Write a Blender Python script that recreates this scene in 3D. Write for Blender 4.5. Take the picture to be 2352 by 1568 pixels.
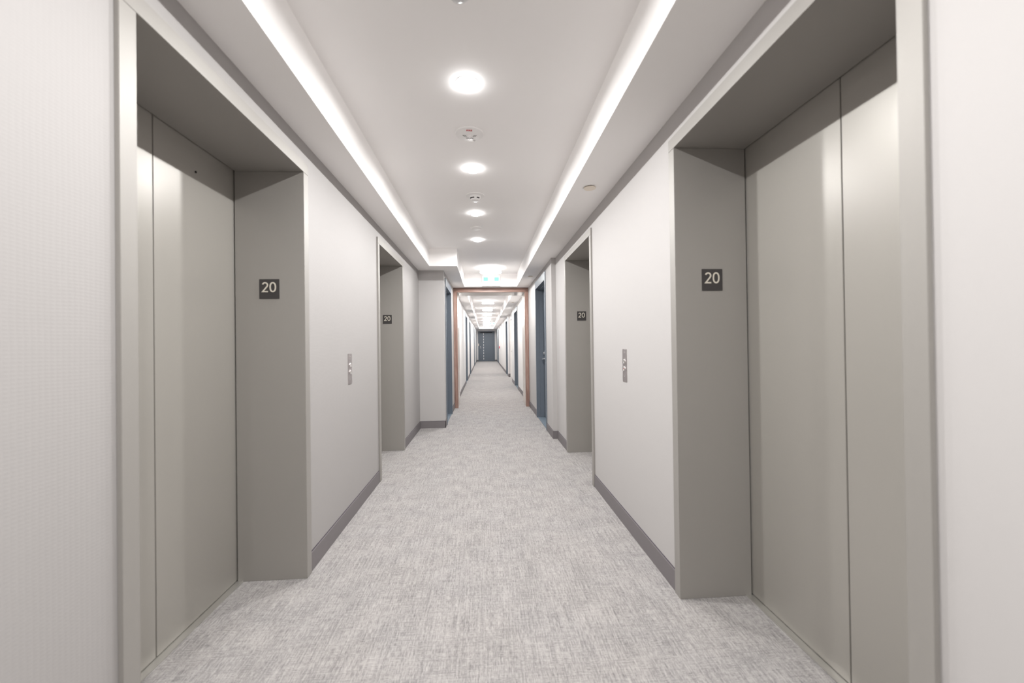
import bpy, bmesh, math
from mathutils import Vector, Matrix

for o in list(bpy.data.objects):
    bpy.data.objects.remove(o)
S = bpy.context.scene
COL = S.collection
R = math.radians

# ------------------------------------------------------------------ camera
CAM_H = 1.2124
yaw, pitch, roll = R(3.8161), R(.3723), R(-.7455)
F = Vector((math.sin(yaw)*math.cos(pitch), math.cos(yaw)*math.cos(pitch), math.sin(pitch)))
rt = Vector((math.cos(yaw), -math.sin(yaw), 0)); up = rt.cross(F)
RR = rt*math.cos(roll) + up*math.sin(roll)
UU = -rt*math.sin(roll) + up*math.cos(roll)
cd = bpy.data.cameras.new('camera'); cam = bpy.data.objects.new('camera', cd); COL.objects.link(cam)
cd.sensor_width = 36; cd.lens = 944.9422/2352*36
cd.clip_start = .02; cd.clip_end = 100
m = Matrix.Identity(4)
for i in range(3):
    m[i][0] = RR[i]; m[i][1] = UU[i]; m[i][2] = -F[i]
m[2][3] = CAM_H
cam.matrix_world = m
cd.dof.use_dof = True; cd.dof.focus_distance = 8.0; cd.dof.aperture_fstop = 2.2
S.camera = cam

# ------------------------------------------------------------------ world, exposure
w = bpy.data.worlds.new('world'); S.world = w; w.use_nodes = True
w.node_tree.nodes['Background'].inputs[0].default_value = (0, 0, 0, 1)
S.view_settings.view_transform = 'Standard'; S.view_settings.look = 'None'
S.view_settings.gamma = 1; S.view_settings.use_curve_mapping = False
S.view_settings.exposure = 0.54
DOWN_W, DOWN_L, DOWN_C = 15.5, 60, (1.0, .993, .985)   # watts and lens radiance of the small downlights
DRUM_L, DRUM_C = 72, (1.0, .99, .975)         # radiance of the round flush lights
S.cycles.max_bounces = 14; S.cycles.diffuse_bounces = 9; S.cycles.glossy_bounces = 5
S.cycles.use_denoising = True
S.cycles.sample_clamp_indirect = 6

# ------------------------------------------------------------------ dimensions (metres)
FL, FR = -.940, .906          # faces of the lift frames
WL, WR = -.953, .918          # lobby walls
W2L, W2R = -.589, .861        # walls after the steps
W3R = .882                    # right wall of the far corridor
ZS, ZC = 2.309, 2.552         # soffit, ceiling
OP = 2.134                    # lift opening height
SL, SL2, SR = -.7504, -.368, .626
Y0, YS, YE = -3.0, 5.754, 30.0
YLS, YRS = 6.094, 5.206       # wall steps left and right
YB0, YW, YW2, YB1 = 7.80, 7.95, 8.57, 8.57
REC = .356

# ------------------------------------------------------------------ materials
def mat(name, col=(.8, .8, .8), rough=.5, metal=0., spec=.5, emit=None, es=0., alpha=None, trans=0.):
    M = bpy.data.materials.new(name); M.use_nodes = True
    b = M.node_tree.nodes['Principled BSDF']
    b.inputs['Base Color'].default_value = (*col, 1)
    b.inputs['Roughness'].default_value = rough
    b.inputs['Metallic'].default_value = metal
    b.inputs['Specular IOR Level'].default_value = spec
    if emit:
        b.inputs['Emission Color'].default_value = (*emit, 1); b.inputs['Emission Strength'].default_value = es
    b.inputs['Transmission Weight'].default_value = trans
    return M
def nt(M):
    t = M.node_tree; return t, t.nodes, t.links, t.nodes['Principled BSDF']
def noise(t, vec, scale, detail=2, rough=.5):
    n = t.nodes.new('ShaderNodeTexNoise'); n.inputs['Scale'].default_value = scale
    n.inputs['Detail'].default_value = detail; n.inputs['Roughness'].default_value = rough
    t.links.new(vec, n.inputs['Vector']); return n.outputs['Fac']
def mapping(t, scale):
    c = t.nodes.new('ShaderNodeTexCoord'); mp = t.nodes.new('ShaderNodeMapping')
    mp.inputs['Scale'].default_value = scale
    t.links.new(c.outputs['Object'], mp.inputs['Vector']); return mp.outputs['Vector']
def ramp(t, fac, stops, inter='LINEAR'):
    r = t.nodes.new('ShaderNodeValToRGB'); r.color_ramp.interpolation = inter
    e = r.color_ramp.elements
    while len(e) < len(stops): e.new(.5)
    for k, (p, c) in enumerate(stops):
        e[k].position = p; e[k].color = (*c, 1) if len(c) == 3 else c
    t.links.new(fac, r.inputs['Fac']); return r.outputs['Color']
def mixc(t, f, a, b, mode='MIX'):
    n = t.nodes.new('ShaderNodeMix'); n.data_type = 'RGBA'; n.blend_type = mode
    for s, v in ((0, f), (6, a), (7, b)):
        if isinstance(v, (int, float)): n.inputs[s].default_value = v
        elif isinstance(v, tuple): n.inputs[s].default_value = (*v, 1)
        else: t.links.new(v, n.inputs[s])
    return n.outputs[2]
def bump(t, h, strength, dist, b):
    n = t.nodes.new('ShaderNodeBump'); n.inputs['Strength'].default_value = strength
    n.inputs['Distance'].default_value = dist
    t.links.new(h, n.inputs['Height']); t.links.new(n.outputs['Normal'], b.inputs['Normal'])
def mth(t, op, a, b=None):
    n = t.nodes.new('ShaderNodeMath'); n.operation = op
    for k, v in enumerate((a, b)):
        if v is None: continue
        if isinstance(v, (int, float)): n.inputs[k].default_value = v
        else: t.links.new(v, n.inputs[k])
    return n.outputs[0]

# vinyl wall covering: fine embossed grid
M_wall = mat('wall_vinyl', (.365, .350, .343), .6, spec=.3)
t, N, L, b = nt(M_wall)
v = mapping(t, (1, 1, 1)); sx = N.new('ShaderNodeSeparateXYZ'); L.new(v, sx.inputs[0])
def wv(s, k, ph=0.):
    return mth(t, 'ABSOLUTE', mth(t, 'SINE', mth(t, 'ADD', mth(t, 'MULTIPLY', s, k), ph)))
shift = noise(t, v, 6, 2)
gy = mth(t, 'POWER', wv(mth(t, 'ADD', sx.outputs['Y'], mth(t, 'MULTIPLY', shift, .01)), math.pi/.013), .6)
gz = mth(t, 'POWER', wv(mth(t, 'ADD', sx.outputs['Z'], mth(t, 'MULTIPLY', shift, .012)), math.pi/.0085), .6)
grid = mth(t, 'MULTIPLY', gy, gz)
h = mth(t, 'ADD', mth(t, 'MULTIPLY', grid, .7), mth(t, 'MULTIPLY', noise(t, v, 260, 2), .5))
bump(t, h, .17, .0016, b)

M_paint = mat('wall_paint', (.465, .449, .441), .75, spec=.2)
t, N, L, b = nt(M_paint)
bump(t, noise(t, mapping(t, (1, 1, 1)), 220, 3), .08, .001, b)
M_paint_lit = mat('wall_paint_lit', (.66, .645, .637), .7, spec=.2)  # wall paint lightened to stand in for the far corridor's stronger light
M_ceil = mat('ceiling_paint', (.885, .868, .858), .75, spec=.2)
t, N, L, b = nt(M_ceil)
bump(t, noise(t, mapping(t, (1, 1, 1)), 180, 3), .08, .001, b)

# carpet: two directions of short strokes in patches
M_carpet = mat('carpet', (.5, .5, .5), .95, spec=.05)
t, N, L, b = nt(M_carpet)
vA = mapping(t, (1, .12, 1)); vB = mapping(t, (.17, 1, 1)); v1 = mapping(t, (1, 1, 1))
a1 = noise(t, vA, 290, 3, .6); a2 = noise(t, vB, 290, 3, .6)
msk = ramp(t, noise(t, v1, 17, 1), [(.50, (0, 0, 0)), (.62, (1, 1, 1))])
st = mixc(t, mth(t, 'ADD', mth(t, 'MULTIPLY', msk, .6), .22), a1, a2)
fine = noise(t, v1, 480, 2, .6)
longy = noise(t, mapping(t, (1, .035, 1)), 150, 2, .5); longx = noise(t, mapping(t, (.05, 1, 1)), 150, 2, .5)
pat = noise(t, v1, 7, 3, .6)
sv = mth(t, 'ADD', mth(t, 'ADD', mth(t, 'ADD', mth(t, 'MULTIPLY', st, .42), mth(t, 'MULTIPLY', fine, .42)), mth(t, 'MULTIPLY', pat, .09)),
         mth(t, 'ADD', mth(t, 'MULTIPLY', longy, .17), mth(t, 'MULTIPLY', longx, .11)))
colr = ramp(t, sv, [(.50, (.14, .132, .133)), (.56, (.235, .223, .219)), (.62, (.37, .350, .339)), (.70, (.485, .458, .443))])
tint = mixc(t, mth(t, 'MULTIPLY', ramp(t, noise(t, v1, 3.2, 2), [(.42, (0, 0, 0)), (.6, (1, 1, 1))]), .25), colr, mixc(t, 1., colr, (.94, .96, .99), 'MULTIPLY'))
L.new(tint, b.inputs['Base Color'])
b.inputs['Sheen Weight'].default_value = .15
bump(t, sv, .9, .006, b)

def satin(name, col, rough, metal):
    M = mat(name, col, rough, metal, .5); t, N, L, b = nt(M)
    n = noise(t, mapping(t, (1, 1, .02)), 420, 2)
    r_ = mth(t, 'ADD', mth(t, 'MULTIPLY', n, .10), rough-.05); L.new(r_, b.inputs['Roughness'])
    n2 = noise(t, mapping(t, (1, 1, 1)), 700, 2)
    bump(t, n2, .05, .0004, b)
    return M
M_frame = satin('satin_grey_metal', (.315, .300, .280), .48, .22)
M_panel = satin('lift_door_metal', (.385, .367, .337), .36, .30)
M_sill = satin('aluminium_sill', (.66, .65, .62), .35, .85)
M_steel = mat('brushed_steel', (.56, .52, .52), .32, .9)
M_chrome = mat('chrome', (.85, .84, .83), .16, 1.)
M_base = mat('rubber_base', (.18, .165, .17), .55, spec=.35)
t, N, L, b = nt(M_base); bump(t, noise(t, mapping(t, (1, 1, 1)), 300, 2), .15, .0008, b)
M_shadow_line = mat('shadow_line', (.045, .035, .05), .6)  # colour of the shadow line painted along the skirting tops
M_gap_shade = mat('gap_shade', (.02, .02, .025), .8)  # black standing in for shade inside gaps
M_blue = mat('slate_blue_paint', (.135, .160, .192), .42, spec=.5)
t, N, L, b = nt(M_blue); bump(t, noise(t, mapping(t, (1, 1, .3)), 150, 2), .06, .0006, b)
M_white = mat('white_paint', (.82, .80, .78), .45)
M_plast = mat('white_plastic', (.83, .815, .805), .35)
M_cream = mat('cream_plastic', (.80, .72, .62), .4)
M_dark = mat('dark_slot', (.012, .01, .012), .6)
M_plate = mat('sign_black', (.040, .036, .036), .45)
M_digit = mat('sign_digit', (.62, .58, .50), .4)
M_red = mat('red_paint', (.62, .06, .08), .4)
M_lin = mat('liner_laminate', (.56, .52, .48), .22, spec=.6)
M_thr = mat('threshold_metal', (.16, .20, .24), .45, .3)
M_glass = mat('smoked_dome', (.85, .86, .86), .05, trans=.85)
M_lens = mat('downlight_lens', (.9, .9, .9), .4, emit=DOWN_C, es=DOWN_L)
M_frost = mat('downlight_frosted_ring', (.9, .9, .9), .4, emit=DOWN_C, es=24)
M_diff = mat('drum_diffuser', (.9, .9, .9), .4, emit=DRUM_C, es=DRUM_L)
M_shade = mat('drum_shade', (.85, .84, .83), .4, emit=DRUM_C, es=.25)
M_upl = mat('drum_uplight', (.9, .9, .9), .4, emit=DRUM_C, es=DRUM_L*.15)
M_exitw = mat('exit_lit_white', (.7, .7, .7), .4, emit=(1, 1, 1), es=1.0)
M_exitg = mat('exit_lit_green', (.02, .16, .10), .6, spec=.1, emit=(.36, .78, .62), es=.8)
def wood(name, sc):
    M = mat(name, (.3, .2, .15), .42); t, N, L, b = nt(M)
    v = mapping(t, sc)
    n = mth(t, 'ADD', mth(t, 'MULTIPLY', noise(t, v, 30, 4, .6), .7), mth(t, 'MULTIPLY', noise(t, v, 110, 2, .5), .3))
    L.new(ramp(t, n, [(.36, (.20, .115, .092)), (.5, (.30, .185, .150)), (.64, (.40, .275, .23))]), b.inputs['Base Color'])
    bump(t, n, .12, .001, b); return M
M_woodv = wood('wood_vertical', (1, 1, .06)); M_woodh = wood('wood_horizontal', (.06, 1, 1))

# ------------------------------------------------------------------ mesh helpers
class MB:
    def __init__(s): s.bm = bmesh.new()
    def box(s, x0, x1, y0, y1, z0, z1, bev=0.):
        x0, x1 = sorted((x0, x1)); y0, y1 = sorted((y0, y1)); z0, z1 = sorted((z0, z1))
        vs = [s.bm.verts.new(p) for p in ((x0,y0,z0),(x1,y0,z0),(x1,y1,z0),(x0,y1,z0),(x0,y0,z1),(x1,y0,z1),(x1,y1,z1),(x0,y1,z1))]
        fs = [s.bm.faces.new([vs[i] for i in f]) for f in ((0,3,2,1),(4,5,6,7),(0,1,5,4),(1,2,6,5),(2,3,7,6),(3,0,4,7))]
        if bev:
            ed = list({e for f in fs for e in f.edges})
            bmesh.ops.bevel(s.bm, geom=ed, offset=bev, segments=2, affect='EDGES')
        return s
    def prism(s, poly, axis, h0, h1, bev=0.):
        """extrude a closed outline; axis z: points are (x, y); axis y: points are (x, z)"""
        P = (lambda p, h: (p[0], p[1], h)) if axis == 'z' else (lambda p, h: (p[0], h, p[1]))
        A = [s.bm.verts.new(P(p, h0)) for p in poly]; B = [s.bm.verts.new(P(p, h1)) for p in poly]
        n = len(poly); fs = [s.bm.faces.new(A[::-1]), s.bm.faces.new(B)]
        for k in range(n): fs.append(s.bm.faces.new([A[k], A[(k+1) % n], B[(k+1) % n], B[k]]))
        if bev:
            bmesh.ops.recalc_face_normals(s.bm, faces=fs)
            bmesh.ops.bevel(s.bm, geom=list({e for f in fs for e in f.edges}), offset=bev, segments=2, affect='EDGES')
        return s
    def lathe(s, prof, c, axis='z', n=48, a0=0., a1=2*math.pi):
        """prof: (radius, height) list; height runs along axis from c"""
        full = abs(a1-a0-2*math.pi) < 1e-6
        rings = []; cnt = n if full else n+1
        def P(r, h, a):
            u, v_ = r*math.cos(a), r*math.sin(a)
            if axis == 'z': return (c[0]+u, c[1]+v_, c[2]+h)
            if axis == 'x': return (c[0]+h, c[1]+u, c[2]+v_)
            return (c[0]+u, c[1]+h, c[2]+v_)
        for r, h in prof:
            if r < 1e-6 and full: rings.append([s.bm.verts.new(P(0, h, 0))])
            else: rings.append([s.bm.verts.new(P(r, h, a0+(a1-a0)*k/n)) for k in range(cnt)])
        for A, B in zip(rings, rings[1:]):
            for k in range(n):
                k2 = (k+1) % cnt
                q = [A[k % len(A)], A[k2 % len(A)], B[k2 % len(B)], B[k % len(B)]]
                u = []
                for v_ in q:
                    if v_ not in u: u.append(v_)
                if len(u) > 2:
                    try: s.bm.faces.new(u)
                    except ValueError: pass
        return s
    def tube(s, pts, r, n=10):
        pts = [Vector(p) for p in pts]; rings = []
        for i, p in enumerate(pts):
            d = (pts[min(i+1, len(pts)-1)] - pts[max(i-1, 0)]).normalized()
            a = d.cross(Vector((0, 0, 1)) if abs(d.z) < .9 else Vector((1, 0, 0))).normalized(); b_ = d.cross(a)
            rings.append([s.bm.verts.new(p + a*r*math.cos(2*math.pi*k/n) + b_*r*math.sin(2*math.pi*k/n)) for k in range(n)])
        for A, B in zip(rings, rings[1:]):
            for k in range(n): s.bm.faces.new([A[k], A[(k+1) % n], B[(k+1) % n], B[k]])
        s.bm.faces.new(rings[0][::-1]); s.bm.faces.new(rings[-1]); return s
    def stroke(s, pts, wd, y0, y1, closed=False):
        """flat raised stroke of constant width along points in the xz plane"""
        n = len(pts); L_, R_ = [], []
        for i in range(n):
            a = Vector(pts[(i-1) % n] if closed or i else pts[0]); b_ = Vector(pts[(i+1) % n] if closed or i < n-1 else pts[-1]); p = Vector(pts[i])
            d1 = (p-a).normalized() if (p-a).length > 1e-9 else (b_-p).normalized(); d2 = (b_-p).normalized() if (b_-p).length > 1e-9 else d1
            n1 = Vector((-d1.y, d1.x)); n2 = Vector((-d2.y, d2.x)); m_ = (n1+n2).normalized(); k = wd/2/max(.45, m_.dot(n1))
            L_.append(p+m_*k); R_.append(p-m_*k)
        V = [[s.bm.verts.new((q.x, y, q.y)) for q in Q] for y in (y0, y1) for Q in (L_, R_)]
        for i in range(n if closed else n-1):
            j = (i+1) % n
            for A, B in ((V[0], V[1]), (V[1], V[3]), (V[3], V[2]), (V[2], V[0])): s.bm.faces.new([A[i], A[j], B[j], B[i]])
        if not closed:
            s.bm.faces.new([V[0][0], V[1][0], V[3][0], V[2][0]]); s.bm.faces.new([V[0][-1], V[2][-1], V[3][-1], V[1][-1]])
        return s
    def text(s, body, size, loc, right, upv, depth=.0015, bold=0., wh=None):
        cu = bpy.data.curves.new('tmp', 'FONT'); cu.body = body; cu.size = size
        cu.align_x = 'CENTER'; cu.align_y = 'CENTER'; cu.extrude = depth; cu.offset = bold; cu.resolution_u = 6
        o = bpy.data.objects.new('tmp', cu); COL.objects.link(o)
        dg = bpy.context.evaluated_depsgraph_get()
        me = bpy.data.meshes.new_from_object(o.evaluated_get(dg))
        xs = [v.co.x for v in me.vertices]; ys = [v.co.y for v in me.vertices]
        cx, cy = (min(xs)+max(xs))/2, (min(ys)+max(ys))/2
        r_, u_ = Vector(right), Vector(upv); n_ = r_.cross(u_)
        fx, fy = (wh[0]/(max(xs)-min(xs)), wh[1]/(max(ys)-min(ys))) if wh else (1, 1)
        for v in me.vertices:
            v.co = Vector(loc) + r_*(v.co.x-cx)*fx + u_*(v.co.y-cy)*fy + n_*v.co.z
        s.bm.from_mesh(me); bpy.data.objects.remove(o); bpy.data.curves.remove(cu); bpy.data.meshes.remove(me)
        return s
ORG = {}
def tag(o, label=None, cat=None, group=None, kind=None):
    if label: o['label'] = label
    if cat: o['category'] = cat
    if group: o['group'] = group
    if kind: o['kind'] = kind
    return o
def obj(name, mb, M, parent=None, smooth=False, org=None):
    bm = mb.bm
    if parent is not None: og = ORG[parent.name]
    elif org is not None: og = Vector(org)
    else:
        xs = [v.co for v in bm.verts]
        og = Vector(((min(v.x for v in xs)+max(v.x for v in xs))/2, (min(v.y for v in xs)+max(v.y for v in xs))/2, min(v.z for v in xs)))
    bmesh.ops.recalc_face_normals(bm, faces=bm.faces)
    for v in bm.verts: v.co -= og
    me = bpy.data.meshes.new(name); bm.to_mesh(me); bm.free(); me.materials.append(M)
    o = bpy.data.objects.new(name, me); COL.objects.link(o)
    if parent is not None: o.parent = parent
    else: o.location = og
    ORG[o.name] = og.copy()
    if smooth:
        for p in me.polygons: p.use_smooth = True
        md = o.modifiers.new('edge_split', 'EDGE_SPLIT'); md.split_angle = R(35)
    return o
def thing(name, loc, label=None, cat=None, group=None, kind=None):
    o = bpy.data.objects.new(name, None); COL.objects.link(o); o.location = loc
    o.empty_display_size = .1; ORG[o.name] = Vector(loc)
    return tag(o, label, cat, group, kind)

# ------------------------------------------------------------------ doors list (for wall openings)
LIFTS = [  # side, y near, y far, label
    (-1, 1.186, 2.2285), (-1, 3.798, 4.842), (1, .837, 1.890), (1, 3.480, 4.530)]
BLUE = [   # side, wall face, y near, y far
    (1, W2R, 5.7535, 6.763), (-1, W2L, 6.339, 7.283),
    (-1, W2L, 12.92, 13.95), (-1, W2L, 16.25, 17.25), (-1, W2L, 22.9, 23.9), (-1, W2L, 27.75, 28.75),
    (1, W3R, 10.95, 12.05), (1, W3R, 15.85, 16.85), (1, W3R, 25.7, 26.75), (1, W3R, 28.35, 29.35)]
DH = 2.112      # blue door opening height

# ------------------------------------------------------------------ floor, ceiling, walls
fl = MB().box(-1.45, 1.45, Y0-.2, YE+.3, -.12, 0)
floor = tag(obj('floor', fl, M_carpet, org=(0, 0, 0)), 'pale grey flecked carpet running down the whole corridor', 'floor', kind='structure')

c = MB()
c.box(-1.45, SL, Y0-.2, YS, ZS, ZC+.15); c.box(-1.45, SL2, YS, YE+.3, ZS, ZC+.15)
c.box(SR, 1.45, Y0-.2, YE+.3, ZS, ZC+.15)
c.box(SL2, SR, YB0, YB1, ZS, ZC+.15); c.box(SL2, SR, 28.8, YE+.3, ZS, ZC+.15)
c.box(SL, SR, Y0-.2, -2.5, ZS, ZC+.15)
c.box(SL, SR, -2.5, YS, ZC, ZC+.15); c.box(SL2, SR, YS, YB0, ZC, ZC+.15); c.box(SL2, SR, YB1, 28.8, ZC, ZC+.15)
ceil = tag(obj('ceiling', c, M_ceil, org=(0, 0, ZS)), 'white ceiling with a long recessed tray between lower side soffits', 'ceiling', kind='structure')

def wall_segments(mb, side, segs, openings, back):
    """segs: (y0, y1, face); openings: (y0, y1, z)"""
    for y0, y1, face in segs:
        cuts = sorted(o for o in openings if o[0] >= y0-1e-6 and o[1] <= y1+1e-6)
        y = y0
        for a, b_, z in cuts:
            mb.append(MB().box(face, back*side, y, a, 0, ZS)); mb.append(MB().box(face, back*side, a, b_, z, ZS)); y = b_
        mb.append(MB().box(face, back*side, y, y1, 0, ZS))
G = .02
def opens(side):
    o = [(a-G, b_+G, OP+G) for s_, a, b_ in LIFTS if s_ == side]
    o += [(a-.03, b_+.03, DH+.03) for s_, f_, a, b_ in BLUE if s_ == side]
    return o
wl = []; wall_segments(wl, -1, [(Y0, YLS, WL), (YLS, 8.26, W2L), (8.26, YE, W2L)], opens(-1), 1.285)
for q in wl: tag(obj('wall_left', q, M_wall if min(v.co.y for v in q.bm.verts) < YLS-.1 else M_paint if min(v.co.y for v in q.bm.verts) < 8.2 else M_paint_lit, org=(WL, 0, 0)), 'off-white vinyl-covered wall on the left, stepping inward past the second lift', 'wall', kind='structure')
wr = []; wall_segments(wr, 1, [(Y0, YRS, WR), (YRS, 8.2, W2R), (8.2, 13.25, W3R), (13.25, 15.12, W3R+.058), (15.12, YE, W3R)],
                         opens(1)+[(13.42, 14.95, 2.11)], 1.255)
for q in wr: tag(obj('wall_right', q, M_paint if min(v.co.y for v in q.bm.verts) < 8.1 else M_paint_lit, org=(WR, 0, 0)), 'off-white vinyl-covered wall on the right with call buttons and lift openings', 'wall', kind='structure')
EDX0, EDX1, EDZ = -.41, .69, 2.13
we = MB(); we.box(-1.285, EDX0-.03, YE, YE+.25, 0, ZS); we.box(EDX1+.03, 1.255, YE, YE+.25, 0, ZS); we.box(EDX0-.03, EDX1+.03, YE, YE+.25, EDZ+.03, ZS)
tag(obj('wall_front', we, M_paint_lit, org=(0, YE, 0)), 'small off-white end wall around the far blue door', 'wall', kind='structure')
wb = MB().box(-1.285, 1.255, Y0-.2, Y0, 0, ZS)
tag(obj('wall_back', wb, M_paint, org=(0, Y0, 0)), 'off-white wall closing the corridor behind the viewpoint', 'wall', kind='structure')

# baseboards
BH, BT = .101, .008
gaps = {-1: MB(), 1: MB()}  # dark strips drawn as the shadow line above each skirting
def bb_run(mb, side, face, y0, y1, cuts):
    y = y0
    for a, b_ in sorted(cuts):
        if b_ < y0 or a > y1: continue
        if a > y: mb.box(face, face-side*BT, y, a, .0, BH, .0015); gaps[side].box(face, face-side*.003, y, a, BH, BH+.0035)
        y = b_
    if y < y1: mb.box(face, face-side*BT, y, y1, .0, BH, .0015); gaps[side].box(face, face-side*.003, y, y1, BH, BH+.0035)
def cuts(side):
    return [(a-.0565, b_+.0565) for s_, a, b_ in LIFTS if s_ == side] + [(a-.052, b_+.052) for s_, f_, a, b_ in BLUE if s_ == side]
bl = MB(); bb_run(bl, -1, WL, Y0, YLS, cuts(-1)); bb_run(bl, -1, W2L, YLS-BT, 7.95, cuts(-1)); bb_run(bl, -1, W2L, 8.57, YE, cuts(-1))
bl.box(WL+BT, W2L+BT, YLS-BT, YLS, 0, BH, .0015)
gaps[-1].box(WL, W2L, YLS-.003, YLS, BH, BH+.0035)
bbl = tag(obj('baseboard_left', bl, M_base, org=(WL, 0, 0)), 'dark grey rubber skirting along the foot of the left wall', 'baseboard', kind='structure')
br = MB(); bb_run(br, 1, WR, Y0, YRS, cuts(1)); bb_run(br, 1, W2R, YRS-BT, 7.95, cuts(1)); bb_run(br, 1, W3R, 8.57, 13.25, cuts(1)); bb_run(br, 1, W3R, 15.12-BT, YE, cuts(1))
br.box(W2R, WR-BT, YRS-BT, YRS, 0, BH, .0015); br.box(W3R, W3R+.058, 15.12-BT, 15.12, 0, BH+.03, .0015)
bbr = tag(obj('baseboard_right', br, M_base, org=(WR, 0, 0)), 'dark grey rubber skirting along the foot of the right wall', 'baseboard', kind='structure')
obj('top_shadow_line', gaps[-1], M_shadow_line, bbl); obj('top_shadow_line', gaps[1], M_shadow_line, bbr)
bf = MB(); bf.box(W2L+BT, EDX0-.052, YE-BT, YE, 0, BH); bf.box(EDX1+.052, W3R-BT, YE-BT, YE, 0, BH)
tag(obj('baseboard_front', bf, M_base, org=(0, YE, 0)), 'short dark skirting on both sides of the far blue door', 'baseboard', kind='structure')

# ------------------------------------------------------------------ lift entrances
FW, FP = .0555, .0135
def lift(side, yn, yf, label):
    face = FL if side < 0 else FR
    wf = WL if side < 0 else WR
    n_ = side
    root = thing('elevator_entrance', (face, (yn+yf)/2, 0), label, 'elevator', 'lift entrances in the lobby')
    inn = face + n_*(REC-.006)
    back = face + n_*REC
    wf2 = wf + n_*0.
    T = .018
    for (ya, sgn) in ((yn, -1), (yf, 1)):
        j = MB()
        j.prism([(face, ya), (inn, ya), (inn, ya+sgn*T), (wf, ya+sgn*T), (wf, ya+sgn*FW), (face, ya+sgn*FW)], 'z', 0, OP, .0013)
        obj('jamb', j, M_frame, root)
    hd = MB()
    z0 = OP+.0006
    hd.prism([(face, z0), (inn, z0), (inn, OP+T), (wf, OP+T), (wf, OP+FW), (face, OP+FW)], 'y', yn-T, yf+T)
    hd.box(face, wf, yn-FW, yn-T, z0, OP+FW); hd.box(face, wf, yf+T, yf+FW, z0, OP+FW)
    obj('header', hd, M_frame, root)
    mid = (yn+yf)/2
    for a, b_ in ((yn-.05, mid-.0022), (mid+.0022, yf+.05)):
        p = MB().box(back, back+n_*.03, a, b_, .006, OP+.03, .0012)
        pn = obj('door_panel', p, M_panel, root)
        if a > mid and side < 0 and yn < 2:
            k = MB().lathe([(0, 0), (.0045, 0), (.0045, .004)], (back-.0045*n_*0-n_*.0002, 1.9463, 2.009), 'x', 16)
            obj('key_hole', k, M_dark, pn)
    # black sheet standing in for the unlit hoistway behind the gaps
    hw = MB().box(back+n_*.034, back+n_*.05, yn-.05, yf+.05, 0, OP+.05)
    obj('shaft_shade', hw, M_gap_shade, root)
    s_ = MB().box(back-n_*.028, back+n_*.034, yn, yf, .0005, .004, .0008)
    s_.box(back-n_*.034, back-n_*.028, yn, yf, .0005, .0055)
    obj('sill', s_, M_sill, root)
    return root
LB = ['nearest lift entrance on the left wall, grey metal frame with two closed panels',
      'second lift entrance on the left, narrow in view beside the white corner wall',
      'nearest lift entrance on the right wall, wide grey panels meeting at a dark seam',
      'second lift entrance on the right, deep grey jamb before the blue door']
for (s_, a, b_), l in zip(LIFTS, LB): lift(s_, a, b_, l)

# floor number plates on the far jambs
PL = ['black plate with pale 20 on the jamb of the nearest left lift',
      'small black 20 plate on the jamb of the farther left lift',
      'black plate with pale 20 on the jamb of the nearest right lift',
      'small black 20 plate on the jamb of the farther right lift']
for (s_, a, b_), l in zip(LIFTS, PL):
    face = FL if s_ < 0 else FR
    cx = face + s_*.1785; z = 1.517; y = b_
    if s_ > 0 and a < 2: z = 1.506
    root = thing('floor_number_plate', (cx, y, z-.051), l, 'sign', 'floor number plates on the lift jambs')
    obj('backplate', MB().box(cx-.0505, cx+.0505, y-.003, y, z-.0515, z+.0515, .0008), M_plate, root)
    zc, sw, hh = z+.0095, .0068, .053
    r0 = .0122; cx2 = cx-.0205; top = zc+hh/2-sw/2; bot = zc-hh/2+sw/2
    p2 = [(cx2+r0*math.cos(R(a_)), top-r0+r0*math.sin(R(a_))) for a_ in range(165, -31, -13)]
    p2 += [(cx2+.0065, top-r0*2+.0005), (cx2-.0120, bot), (cx2+.0145, bot)]
    obj('numeral_two', MB().stroke(p2, sw, y-.0042, y-.003), M_digit, root)
    p0 = [(cx+.0185+.0133*math.copysign(abs(math.cos(t_))**.85, math.cos(t_)), zc+(hh-sw)/2*math.copysign(abs(math.sin(t_))**.9, math.sin(t_))) for t_ in [2*math.pi*q/40 for q in range(40)]]
    obj('numeral_zero', MB().stroke(p0, sw, y-.0042, y-.003, True), M_digit, root)
    br_ = MB()
    for dx, dz in ((-.012, 0), (-.012, -.0025), (-.0095, -.005), (-.0095, 0), (-.002, 0), (-.002, -.0025), (.0005, -.0025), (.008, 0), (.0105, 0), (.0105, -.0025)):
        br_.lathe([(0, -.0008), (.0007, -.0004), (.0008, 0)], (cx+dx, y-.003, z-.033+dz), 'y', 8)
    obj('braille', br_, M_plate, root)

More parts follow.
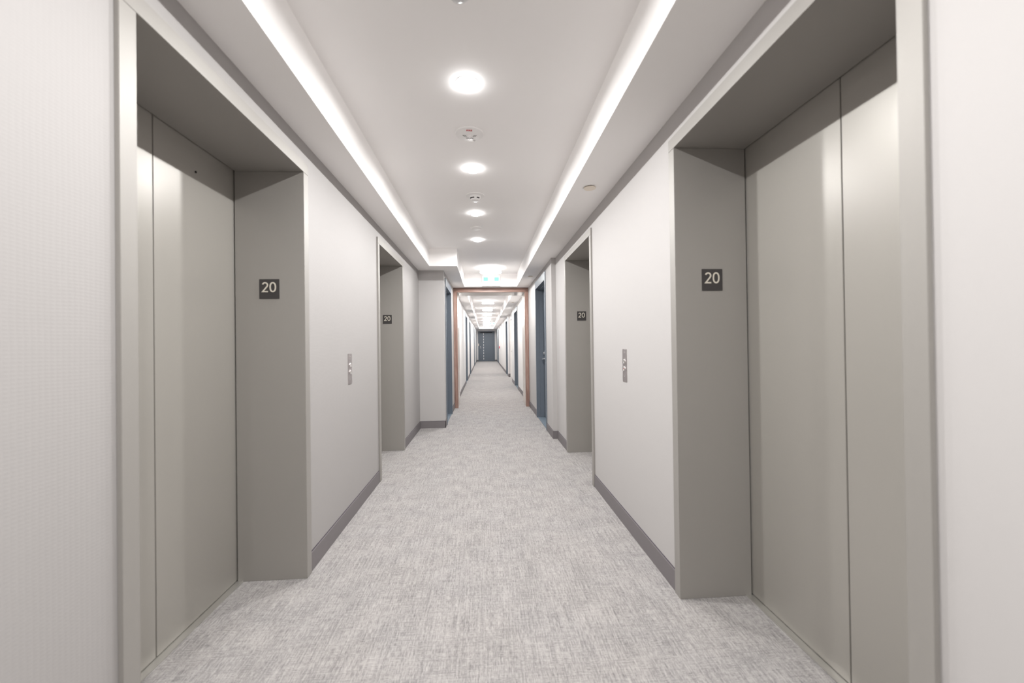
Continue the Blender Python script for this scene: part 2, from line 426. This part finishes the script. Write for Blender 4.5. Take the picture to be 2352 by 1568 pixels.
# ------------------------------------------------------------------ call button panels
def call(side, yc, zc, label):
    wf = WL if side < 0 else WR; n_ = -side
    root = thing('call_button_panel', (wf, yc, zc-.107), label, 'call panel', 'lift call panels between the entrances')
    obj('faceplate', MB().box(wf, wf+n_*.003, yc-.040, yc+.040, zc-.107, zc+.107, .0012), M_steel, root)
    x = wf+n_*.003
    for dz in (.086, -.071):
        obj('screw', MB().lathe([(.0038, 0), (.0036, n_*.0014), (0, n_*.002)], (x, yc, zc+dz), 'x', 16), M_chrome, root, True)
    for dz, dn in ((.027, 1), (-.021, -1)):
        bt = obj('button', MB().lathe([(.0155, 0), (.0155, n_*.005), (.0145, n_*.0062), (.0125, n_*.0062), (.0122, n_*.004), (0, n_*.004)], (x, yc, zc+dz), 'x', 36), M_chrome, root, True)
        tri = MB(); q = tri.bm; z0 = zc+dz
        vs = [q.verts.new((x+n_*.0046, yc+sy, z0+sz*dn)) for sy, sz in ((-.004, -.003), (.004, -.003), (0, .004))]
        q.faces.new(vs); vs2 = [q.verts.new(v.co+Vector((n_*.0006, 0, 0))) for v in vs]; q.faces.new(vs2)
        for k in range(3): q.faces.new([vs[k], vs[(k+1) % 3], vs2[(k+1) % 3], vs2[k]])
        obj('arrow', tri, M_red if (side > 0 and dn < 0) else M_steel, bt)
call(-1, 2.979, 1.052, 'slim steel two-button call panel on the left wall')
call(1, 2.648, 1.063, 'slim steel two-button call panel on the right wall, red arrow on its lower button')

# ------------------------------------------------------------------ blue and white hinged doors
def hinged(num, side, face, yn, yf, label, M=M_blue, hard=M_chrome, near_handle=True, dh=DH, head=.118, recess=.115, fw=.05):
    n_ = side
    root = thing('door_%d' % num, (face, (yn+yf)/2, 0), label, 'door', None, 'structure')
    pf = .012
    fr_ = face - n_*pf; dn = face + n_*recess
    for ya, sg in ((yn, -1), (yf, 1)):
        j = MB()
        j.prism([(fr_, ya), (dn+n_*.045, ya), (dn+n_*.045, ya+sg*.02), (face, ya+sg*.02), (face, ya+sg*fw), (fr_, ya+sg*fw)], 'z', 0, dh, .0015)
        j.box(fr_, face, ya, ya+sg*fw, dh, dh+head)
        j.box(face+n_*.048, dn, ya-sg*.015, ya, 0, dh, .002)
        obj('jamb', j, M, root)
    h_ = MB(); h_.prism([(fr_, dh), (dn+n_*.045, dh), (dn+n_*.045, dh+.02), (face, dh+.02), (face, dh+head), (fr_, dh+head)], 'y', yn, yf)
    h_.box(face+n_*.048, dn, yn+.015, yf-.015, dh-.015, dh, .002)
    obj('header', h_, M, root)
    p = obj('door_panel', MB().box(dn+n_*.001, dn+n_*.045, yn+.003, yf-.003, .012, dh-.003, .0015), M, root)
    obj('threshold', MB().box(fr_+n_*.012, dn+n_*.05, yn, yf, .0005, .008, .002), M_thr, root)
    yh = yn+.075 if near_handle else yf-.075; sg = 1 if near_handle else -1
    lv = MB(); lv.lathe([(0, 0), (.026, 0), (.026, -n_*.008), (.012, -n_*.01), (.0105, -n_*.045), (0, -n_*.045)], (dn, yh, .965), 'x', 24)
    lv.tube([(dn-n_*.04, yh, .965), (dn-n_*.052, yh+sg*.012, .965), (dn-n_*.054, yh+sg*.05, .965), (dn-n_*.052, yh+sg*.115, .964)], .009)
    obj('lever', lv, hard, p, True)
    obj('deadbolt', MB().lathe([(0, 0), (.026, 0), (.025, -n_*.016), (.018, -n_*.02), (0, -n_*.02)], (dn, yh, 1.06), 'x', 24), hard, p, True)
    return root
DL = ['slate blue door on the right just beyond the farther right lift',
      'slate blue door on the left between the white corner wall and the wooden portal',
      'first blue door on the left beyond the wooden portal', 'second blue door on the left beyond the wooden portal',
      'third blue door on the left beyond the portal', 'last blue door on the left before the end wall',
      'first blue door on the right beyond the wooden portal', 'blue door on the right just past the white service doors',
      'blue door on the right beyond the red pull station', 'last blue door on the right before the end wall']
for k, ((s_, f_, a, b_), l) in enumerate(zip(BLUE, DL)): hinged(k+1, s_, f_, a, b_, l, near_handle=False)

# white service doors in the shallow recess on the right
f_ = W3R+.058
root = thing('door_11', (f_, 14.185, 0), 'white flush double service doors in the right wall recess', 'door', None, 'structure')
fr_ = MB(); fr_.box(f_-.012, f_+.10, 13.42-.05, 13.42+.018, 0, 2.09, .002); fr_.box(f_-.012, f_+.10, 14.95-.018, 14.95+.05, 0, 2.09, .002); fr_.box(f_-.012, f_+.10, 13.37, 15.0, 2.09, 2.14, .002)
obj('frame', fr_, M_white, root)
for a, b_ in ((13.44, 14.183), (14.187, 14.93)):
    p = obj('door_panel', MB().box(f_+.03, f_+.07, a, b_, .01, 2.088, .002), M_white, root)
    yh = 14.12 if a < 14 else 14.25; sg = -1 if a < 14 else 1
    lv = MB(); lv.lathe([(0, 0), (.024, 0), (.024, -.008), (.01, -.01), (.01, -.04), (0, -.04)], (f_+.03, yh, .97), 'x', 20)
    lv.tube([(f_-.008, yh, .97), (f_-.014, yh+sg*.03, .97), (f_-.014, yh+sg*.1, .97)], .009)
    obj('lever', lv, M_steel, p, True)

# blue door in the end wall
root = thing('door_12', ((EDX0+EDX1)/2, YE, 0), 'wide slate blue door closing the far end, with a dashed pale strip', 'door', None, 'structure')
for xa, sg in ((EDX0, -1), (EDX1, 1)):
    j = MB(); j.box(xa, xa+sg*.05, YE-.012, YE, 0, EDZ, .001); j.box(xa, xa+sg*.02, YE, YE+.10, 0, EDZ)
    obj('jamb', j, M_blue, root)
h_ = MB(); h_.box(EDX0-.05, EDX1+.05, YE-.012, YE, EDZ, EDZ+.05, .001); h_.box(EDX0, EDX1, YE, YE+.10, EDZ, EDZ+.02)
obj('header', h_, M_blue, root)
p = obj('door_panel', MB().box(EDX0+.003, EDX1-.003, YE+.045, YE+.09, .01, EDZ-.003, .002), M_blue, root)
lv = MB(); lv.lathe([(0, 0), (.028, 0), (.028, -.01), (.011, -.012), (.011, -.05), (0, -.05)], (-.315, YE+.045, .962), 'y', 20)
lv.tube([(-.315, YE, .962), (-.29, YE-.008, .962), (-.19, YE-.008, .962)], .011)
obj('lever', lv, M_chrome, p, True)
obj('deadbolt', MB().lathe([(0, 0), (.03, 0), (.028, -.02), (0, -.024)], (-.30, YE+.045, 1.06), 'y', 20), M_chrome, p, True)
for k in range(10):  # row of white dashes up the door panel
    z = .12 + k*.2
    tag(obj('white_dash', MB().box(-.095, -.055, YE+.042, YE+.0455, z, z+.125, .001), M_plast, p))
obj('door_closer', MB().box(EDX0+.10, EDX1-.12, YE-.002, YE+.045, EDZ-.075, EDZ-.02, .006), M_dark, root)

# ------------------------------------------------------------------ wooden portal
xl, xr = W2L, W2R
root = thing('trim_1', ((xl+xr)/2, YW, 0), 'brown wood-faced portal framing the way into the far corridor', 'door frame', None, 'structure')
ZT, ZI, CW = 2.302, 2.222, .0735
obj('casing_side', MB().box(xl+.002, xl+CW, YW, YW+.055, 0, ZI, .0015), M_woodv, root)
obj('casing_side', MB().box(xr-CW, xr-.002, YW, YW+.055, 0, ZI, .0015), M_woodv, root)
obj('casing_head', MB().box(xl+.002, xr-.002, YW, YW+.055, ZI+.0005, ZT, .0015), M_woodh, root)
obj('casing_shadow', MB().box(xl, xr, YW+.008, YW2, ZT+.001, ZS), M_gap_shade, root)  # black fill painted as the shadow line above the casing
obj('liner_side', MB().box(xl, xl+CW-.003, YW+.055, YW2, 0, ZI+.003, .001), M_lin, root)
obj('liner_side', MB().box(xr-CW+.003, W3R, YW+.055, YW2, 0, ZI+.003, .001), M_lin, root)
obj('liner_head', MB().box(xl, xr, YW+.055, YW2, ZI+.003, ZT, .001), M_lin, root)

# ------------------------------------------------------------------ lights
def downlight(y, label):
    x = -.0735
    root = thing('downlight', (x, y, ZC-.02), label, 'ceiling light', 'small downlights in the lobby ceiling tray')
    obj('trim_ring', MB().lathe([(.060, 0), (.0595, -.002), (.057, -.003), (.0505, -.003), (.050, 0)], (x, y, ZC), 'z', 48), M_plast, root, True)
    obj('lens', MB().lathe([(.0505, -.004), (.050, -.012), (.046, -.018), (.038, -.0215), (.027, -.0225), (.027, -.0228)], (x, y, ZC), 'z', 40), M_frost, root, True)
    ld = bpy.data.lights.new('downlight_lamp', 'AREA'); ld.shape = 'DISK'; ld.size = .054; ld.energy = DOWN_W
    ld.color = DOWN_C; ld.spread = R(175)
    lo = bpy.data.objects.new('lamp', ld); COL.objects.link(lo); lo.parent = root; lo.location = (0, 0, .02-.028)
    obj('led_disc', MB().lathe([(.027, -.0228), (.020, -.0248), (.010, -.0262), (0, -.0267)], (x, y, ZC), 'z', 32), M_lens, root, True)
DN = [(2.107, 'nearest and largest glowing round downlight in the lobby ceiling'),
      (3.134, 'second glowing downlight, just beyond the red-lettered speaker'),
      (4.200, 'third glowing downlight, just beyond the smoke detector'),
      (5.257, 'farthest small downlight in the lobby ceiling, before the flush drum light'),
      (1.04, 'downlight overhead just above the top edge of view'),
      (.0, 'downlight directly above the viewpoint'), (-1.05, 'downlight behind the viewpoint'), (-2.1, 'downlight farthest behind the viewpoint')]
for y, l in DN: downlight(y, l)

def drum(y, label):
    x = (SL2+SR)/2 - .006
    root = thing('flush_ceiling_light', (x, y, ZC-.09), label, 'ceiling light', 'round flush lights along the corridor ceiling')
    obj('canopy', MB().lathe([(.075, 0), (.075, -.034), (.0, -.034)], (x, y, ZC), 'z', 40), M_plast, root, True)
    obj('drum_body', MB().lathe([(.10, -.036), (.188, -.036), (.190, -.040), (.190, -.083), (.186, -.085)], (x, y, ZC), 'z', 64), M_shade, root, True)
    obj('uplight_ring', MB().lathe([(.105, -.0355), (.183, -.0355), (.183, -.034), (.105, -.034), (.105, -.0355)], (x, y, ZC), 'z', 64), M_upl, root)
    obj('diffuser', MB().lathe([(.186, -.083), (.18, -.088), (.12, -.091), (0, -.092)], (x, y, ZC), 'z', 64), M_diff, root, True)
DR = [7.19, 10.0, 12.6, 15.2, 17.8, 20.4, 23.0, 25.6, 28.1]
DRL = ['round flush light glowing above the first exit sign, before the wooden portal',
       'round flush light hidden just behind the wooden portal head', 'first round flush light visible through the wooden portal',
       'second round flush light visible through the portal', 'third round flush light visible through the portal',
       'fourth round flush light visible through the portal', 'fifth round flush light, level with the far exit sign',
       'sixth round flush light, just past the far exit sign', 'farthest round flush light before the end door']
for y, l in zip(DR, DRL): drum(y, l)

# ------------------------------------------------------------------ exit signs
def exit_sign(xc, y, z0, label, hang=False):
    wd, ht, dp = .345, .218, .045
    root = thing('exit_sign', (xc, y, z0), label, 'exit sign', 'lit running-man style exit signs')
    obj('housing', MB().box(xc-wd/2, xc+wd/2, y-dp, y, z0, z0+ht, .003), M_plast, root)
    p = obj('lit_panel', MB().box(xc-wd/2+.012, xc+wd/2-.012, y-dp-.002, y-dp+.001, z0+.012, z0+ht-.042, .001), M_exitw, root)
    for sx_ in (-1, 1):
        cx = xc + sx_*.102
        obj('green_field', MB().box(cx-.044, cx+.044, y-dp-.0028, y-dp-.0015, z0+ht-.125, z0+ht-.052, .0005), M_exitg, p)
    # pale running figure between the fields
    m_ = MB(); yy = y-dp-.003; zc = z0+ht-.10
    m_.lathe([(0, 0), (.006, 0), (.006, .001)], (xc+.004, yy, zc+.026), 'y', 14)
    for a_, b2 in (((.002, .018), (-.006, -.006)), ((0, .014), (.016, .006)), ((.0, .014), (-.016, .012)), ((-.006, -.006), (.008, -.018)), ((.008, -.018), (.006, -.036)), ((-.006, -.006), (-.018, -.018)), ((-.018, -.018), (-.03, -.018))):
        m_.tube([(xc+a_[0], yy, zc+a_[1]), (xc+b2[0], yy, zc+b2[1])], .0022, 6)
    obj('running_figure', m_, M_exitfig, p)
    if hang:
        obj('mounting_stem', MB().box(xc-.05, xc+.05, y-dp+.005, y-.005, z0+ht, ZC, .002), M_plast, root)
M_exitfig = mat('exit_figure', (.6, .85, .8), .4, emit=(.85, 1, .95), es=1.0)
exit_sign(.139, YB0, 2.312, 'lit white exit sign with two pale green squares above the wooden portal')
exit_sign(.44, 23.55, 2.285, 'far lit exit sign hanging deep inside the corridor', True)

# ------------------------------------------------------------------ ceiling devices
def fire_speaker():
    x, y = -.0785, 2.612
    root = thing('fire_speaker', (x, y, ZC-.03), 'round white ceiling speaker with red FIRE lettering between two downlights', 'fire alarm')
    obj('body', MB().lathe([(.090, 0), (.0905, -.004), (.088, -.008), (.070, -.010), (.045, -.0125), (.040, -.0145), (0, -.0145)], (x, y, ZC), 'z', 64), M_plast, root, True)
    sl = MB()
    for ax, ay in ((-1, 0), (1, 0), (-1, 1), (1, 1)):
        for k in range(2):
            cx = x + ax*(.026+k*.011 if ay == 0 else .007+k*.011); cy = y + (.002 if ay == 0 else .034)
            dirv = Vector((ax*.7, -.7*1, 0)) if False else Vector((-ax*.75, 1, 0)).normalized()
            a_ = Vector((cx, cy, ZC-.0149)) - dirv*.009; b2 = Vector((cx, cy, ZC-.0149)) + dirv*.009
            sl.tube([a_, b2], .0016, 6)
    obj('grille_slots', sl, M_dark, root)
    obj('lettering', MB().text('FIRE', .020, (x, y-.058, ZC-.0122), (1, 0, 0), (0, -1, 0), .0006, .0004), M_red, root)
    obj('strobe_lens', MB().lathe([(.011, 0), (.0105, -.003), (.007, -.006), (0, -.007)], (x, y+.004, ZC-.0145), 'z', 24), M_plast, root, True)
    obj('strobe_glint', MB().box(x+.018, x+.036, y+.060, y+.072, ZC-.016, ZC-.006, .003), M_chrome, root)  # chrome chip added as the strobe's bright highlight
fire_speaker()
x, y = -.068, 3.70
root = thing('smoke_detector', (x, y, ZC-.05), 'white domed smoke detector with dark slots between the second and third downlights', 'smoke detector')
obj('base', MB().lathe([(.083, 0), (.083, -.006), (.06, -.010), (0, -.010)], (x, y, ZC), 'z', 48), M_plast, root, True)
obj('head', MB().lathe([(.052, -.010), (.050, -.026), (.044, -.034), (.040, -.046), (.028, -.052), (0, -.054)], (x, y, ZC), 'z', 48), M_plast, root, True)
for a0, a1 in ((R(200), R(262)), (R(288), R(325)), (R(20), R(80)), (R(110), R(165))):
    s1 = MB().lathe([(.0485, -.0275), (.0495, -.0275), (.0450, -.0355), (.043, -.0355), (.0485, -.0275)], (x, y, ZC), 'z', 12, a0, a1)
    obj('vent_slot', s1, M_dark, root)
x, y = -.078, 4.727
tag(obj('heat_detector', MB().lathe([(.068, 0), (.068, -.006), (.062, -.012), (.02, -.014), (0, -.014)], (x, y, ZC), 'z', 48), M_plast, smooth=True),
    'flat white disc detector between the third and fourth downlights', 'heat detector')
x, y = -.078, 1.50
root = thing('dome_camera', (x, y, ZC-.09), 'clear dome security camera at the top edge of the ceiling', 'security camera')
obj('base_ring', MB().lathe([(.068, 0), (.068, -.02), (.060, -.026), (.05, -.026)], (x, y, ZC), 'z', 48), M_plast, root, True)
obj('glass_dome', MB().lathe([(.052, -.026), (.0515, -.04), (.046, -.056), (.034, -.07), (.018, -.077), (0, -.079)], (x, y, ZC), 'z', 48), M_glass, root, True)
obj('camera_ball', MB().lathe([(0, -.024), (.03, -.030), (.036, -.044), (.03, -.058), (.014, -.066), (0, -.068)], (x, y, ZC), 'z', 32), M_plast, root, True)
for y, l in ((2.844, 'nearest small cream sprinkler cover disc on the right soffit'), (6.618, 'second small sprinkler cover disc on the right soffit, by the blue door'), (10.75, 'sprinkler cover disc on the right soffit beyond the portal')):
    x = .7525
    root = thing('sprinkler_cover', (x, y, ZS-.012), l, 'sprinkler', 'sprinkler covers on the right soffit')
    obj('gap_shadow', MB().lathe([(.030, 0), (.030, -.006), (0, -.006)], (x, y, ZS), 'z', 32), M_dark, root)  # dark disc painted as the gap shadow behind the cover
    obj('cover_disc', MB().lathe([(0, -.006), (.042, -.006), (.0425, -.008), (.041, -.0105), (0, -.0115)], (x, y, ZS), 'z', 40), M_cream, root, True)

# ------------------------------------------------------------------ small wall things in the far corridor
x, y, z = W3R, 24.1, .97
root = thing('pull_station', (x, y, z), 'small red fire alarm pull station on the right corridor wall', 'fire alarm')
obj('body', MB().box(x-.048, x, y-.05, y+.05, z, z+.13, .004), M_red, root)
obj('pull_bar', MB().box(x-.054, x-.047, y-.035, y+.035, z+.05, z+.066, .002), M_plast, root)
obj('conduit', MB().box(x-.012, x, y-.008, y+.008, z+.131, ZS, .003), M_white, root)
root = thing('suite_plate', (-.4, YE, 1.13), 'small cream suite plate on the left of the end door', 'sign')
obj('backplate', MB().box(-.465, -.405, YE-.019, YE-.0125, 1.12, 1.29, .002), M_cream, root)
root = thing('wall_outlet', (-.545, YE, .13), 'white outlet low on the wall left of the end door', 'outlet')
pt = obj('cover_plate', MB().box(-.57, -.52, YE-.006, YE, .13, .22, .002), M_plast, root)
obj('socket', MB().box(-.56, -.53, YE-.008, YE-.005, .15, .20, .002), M_dark, root)
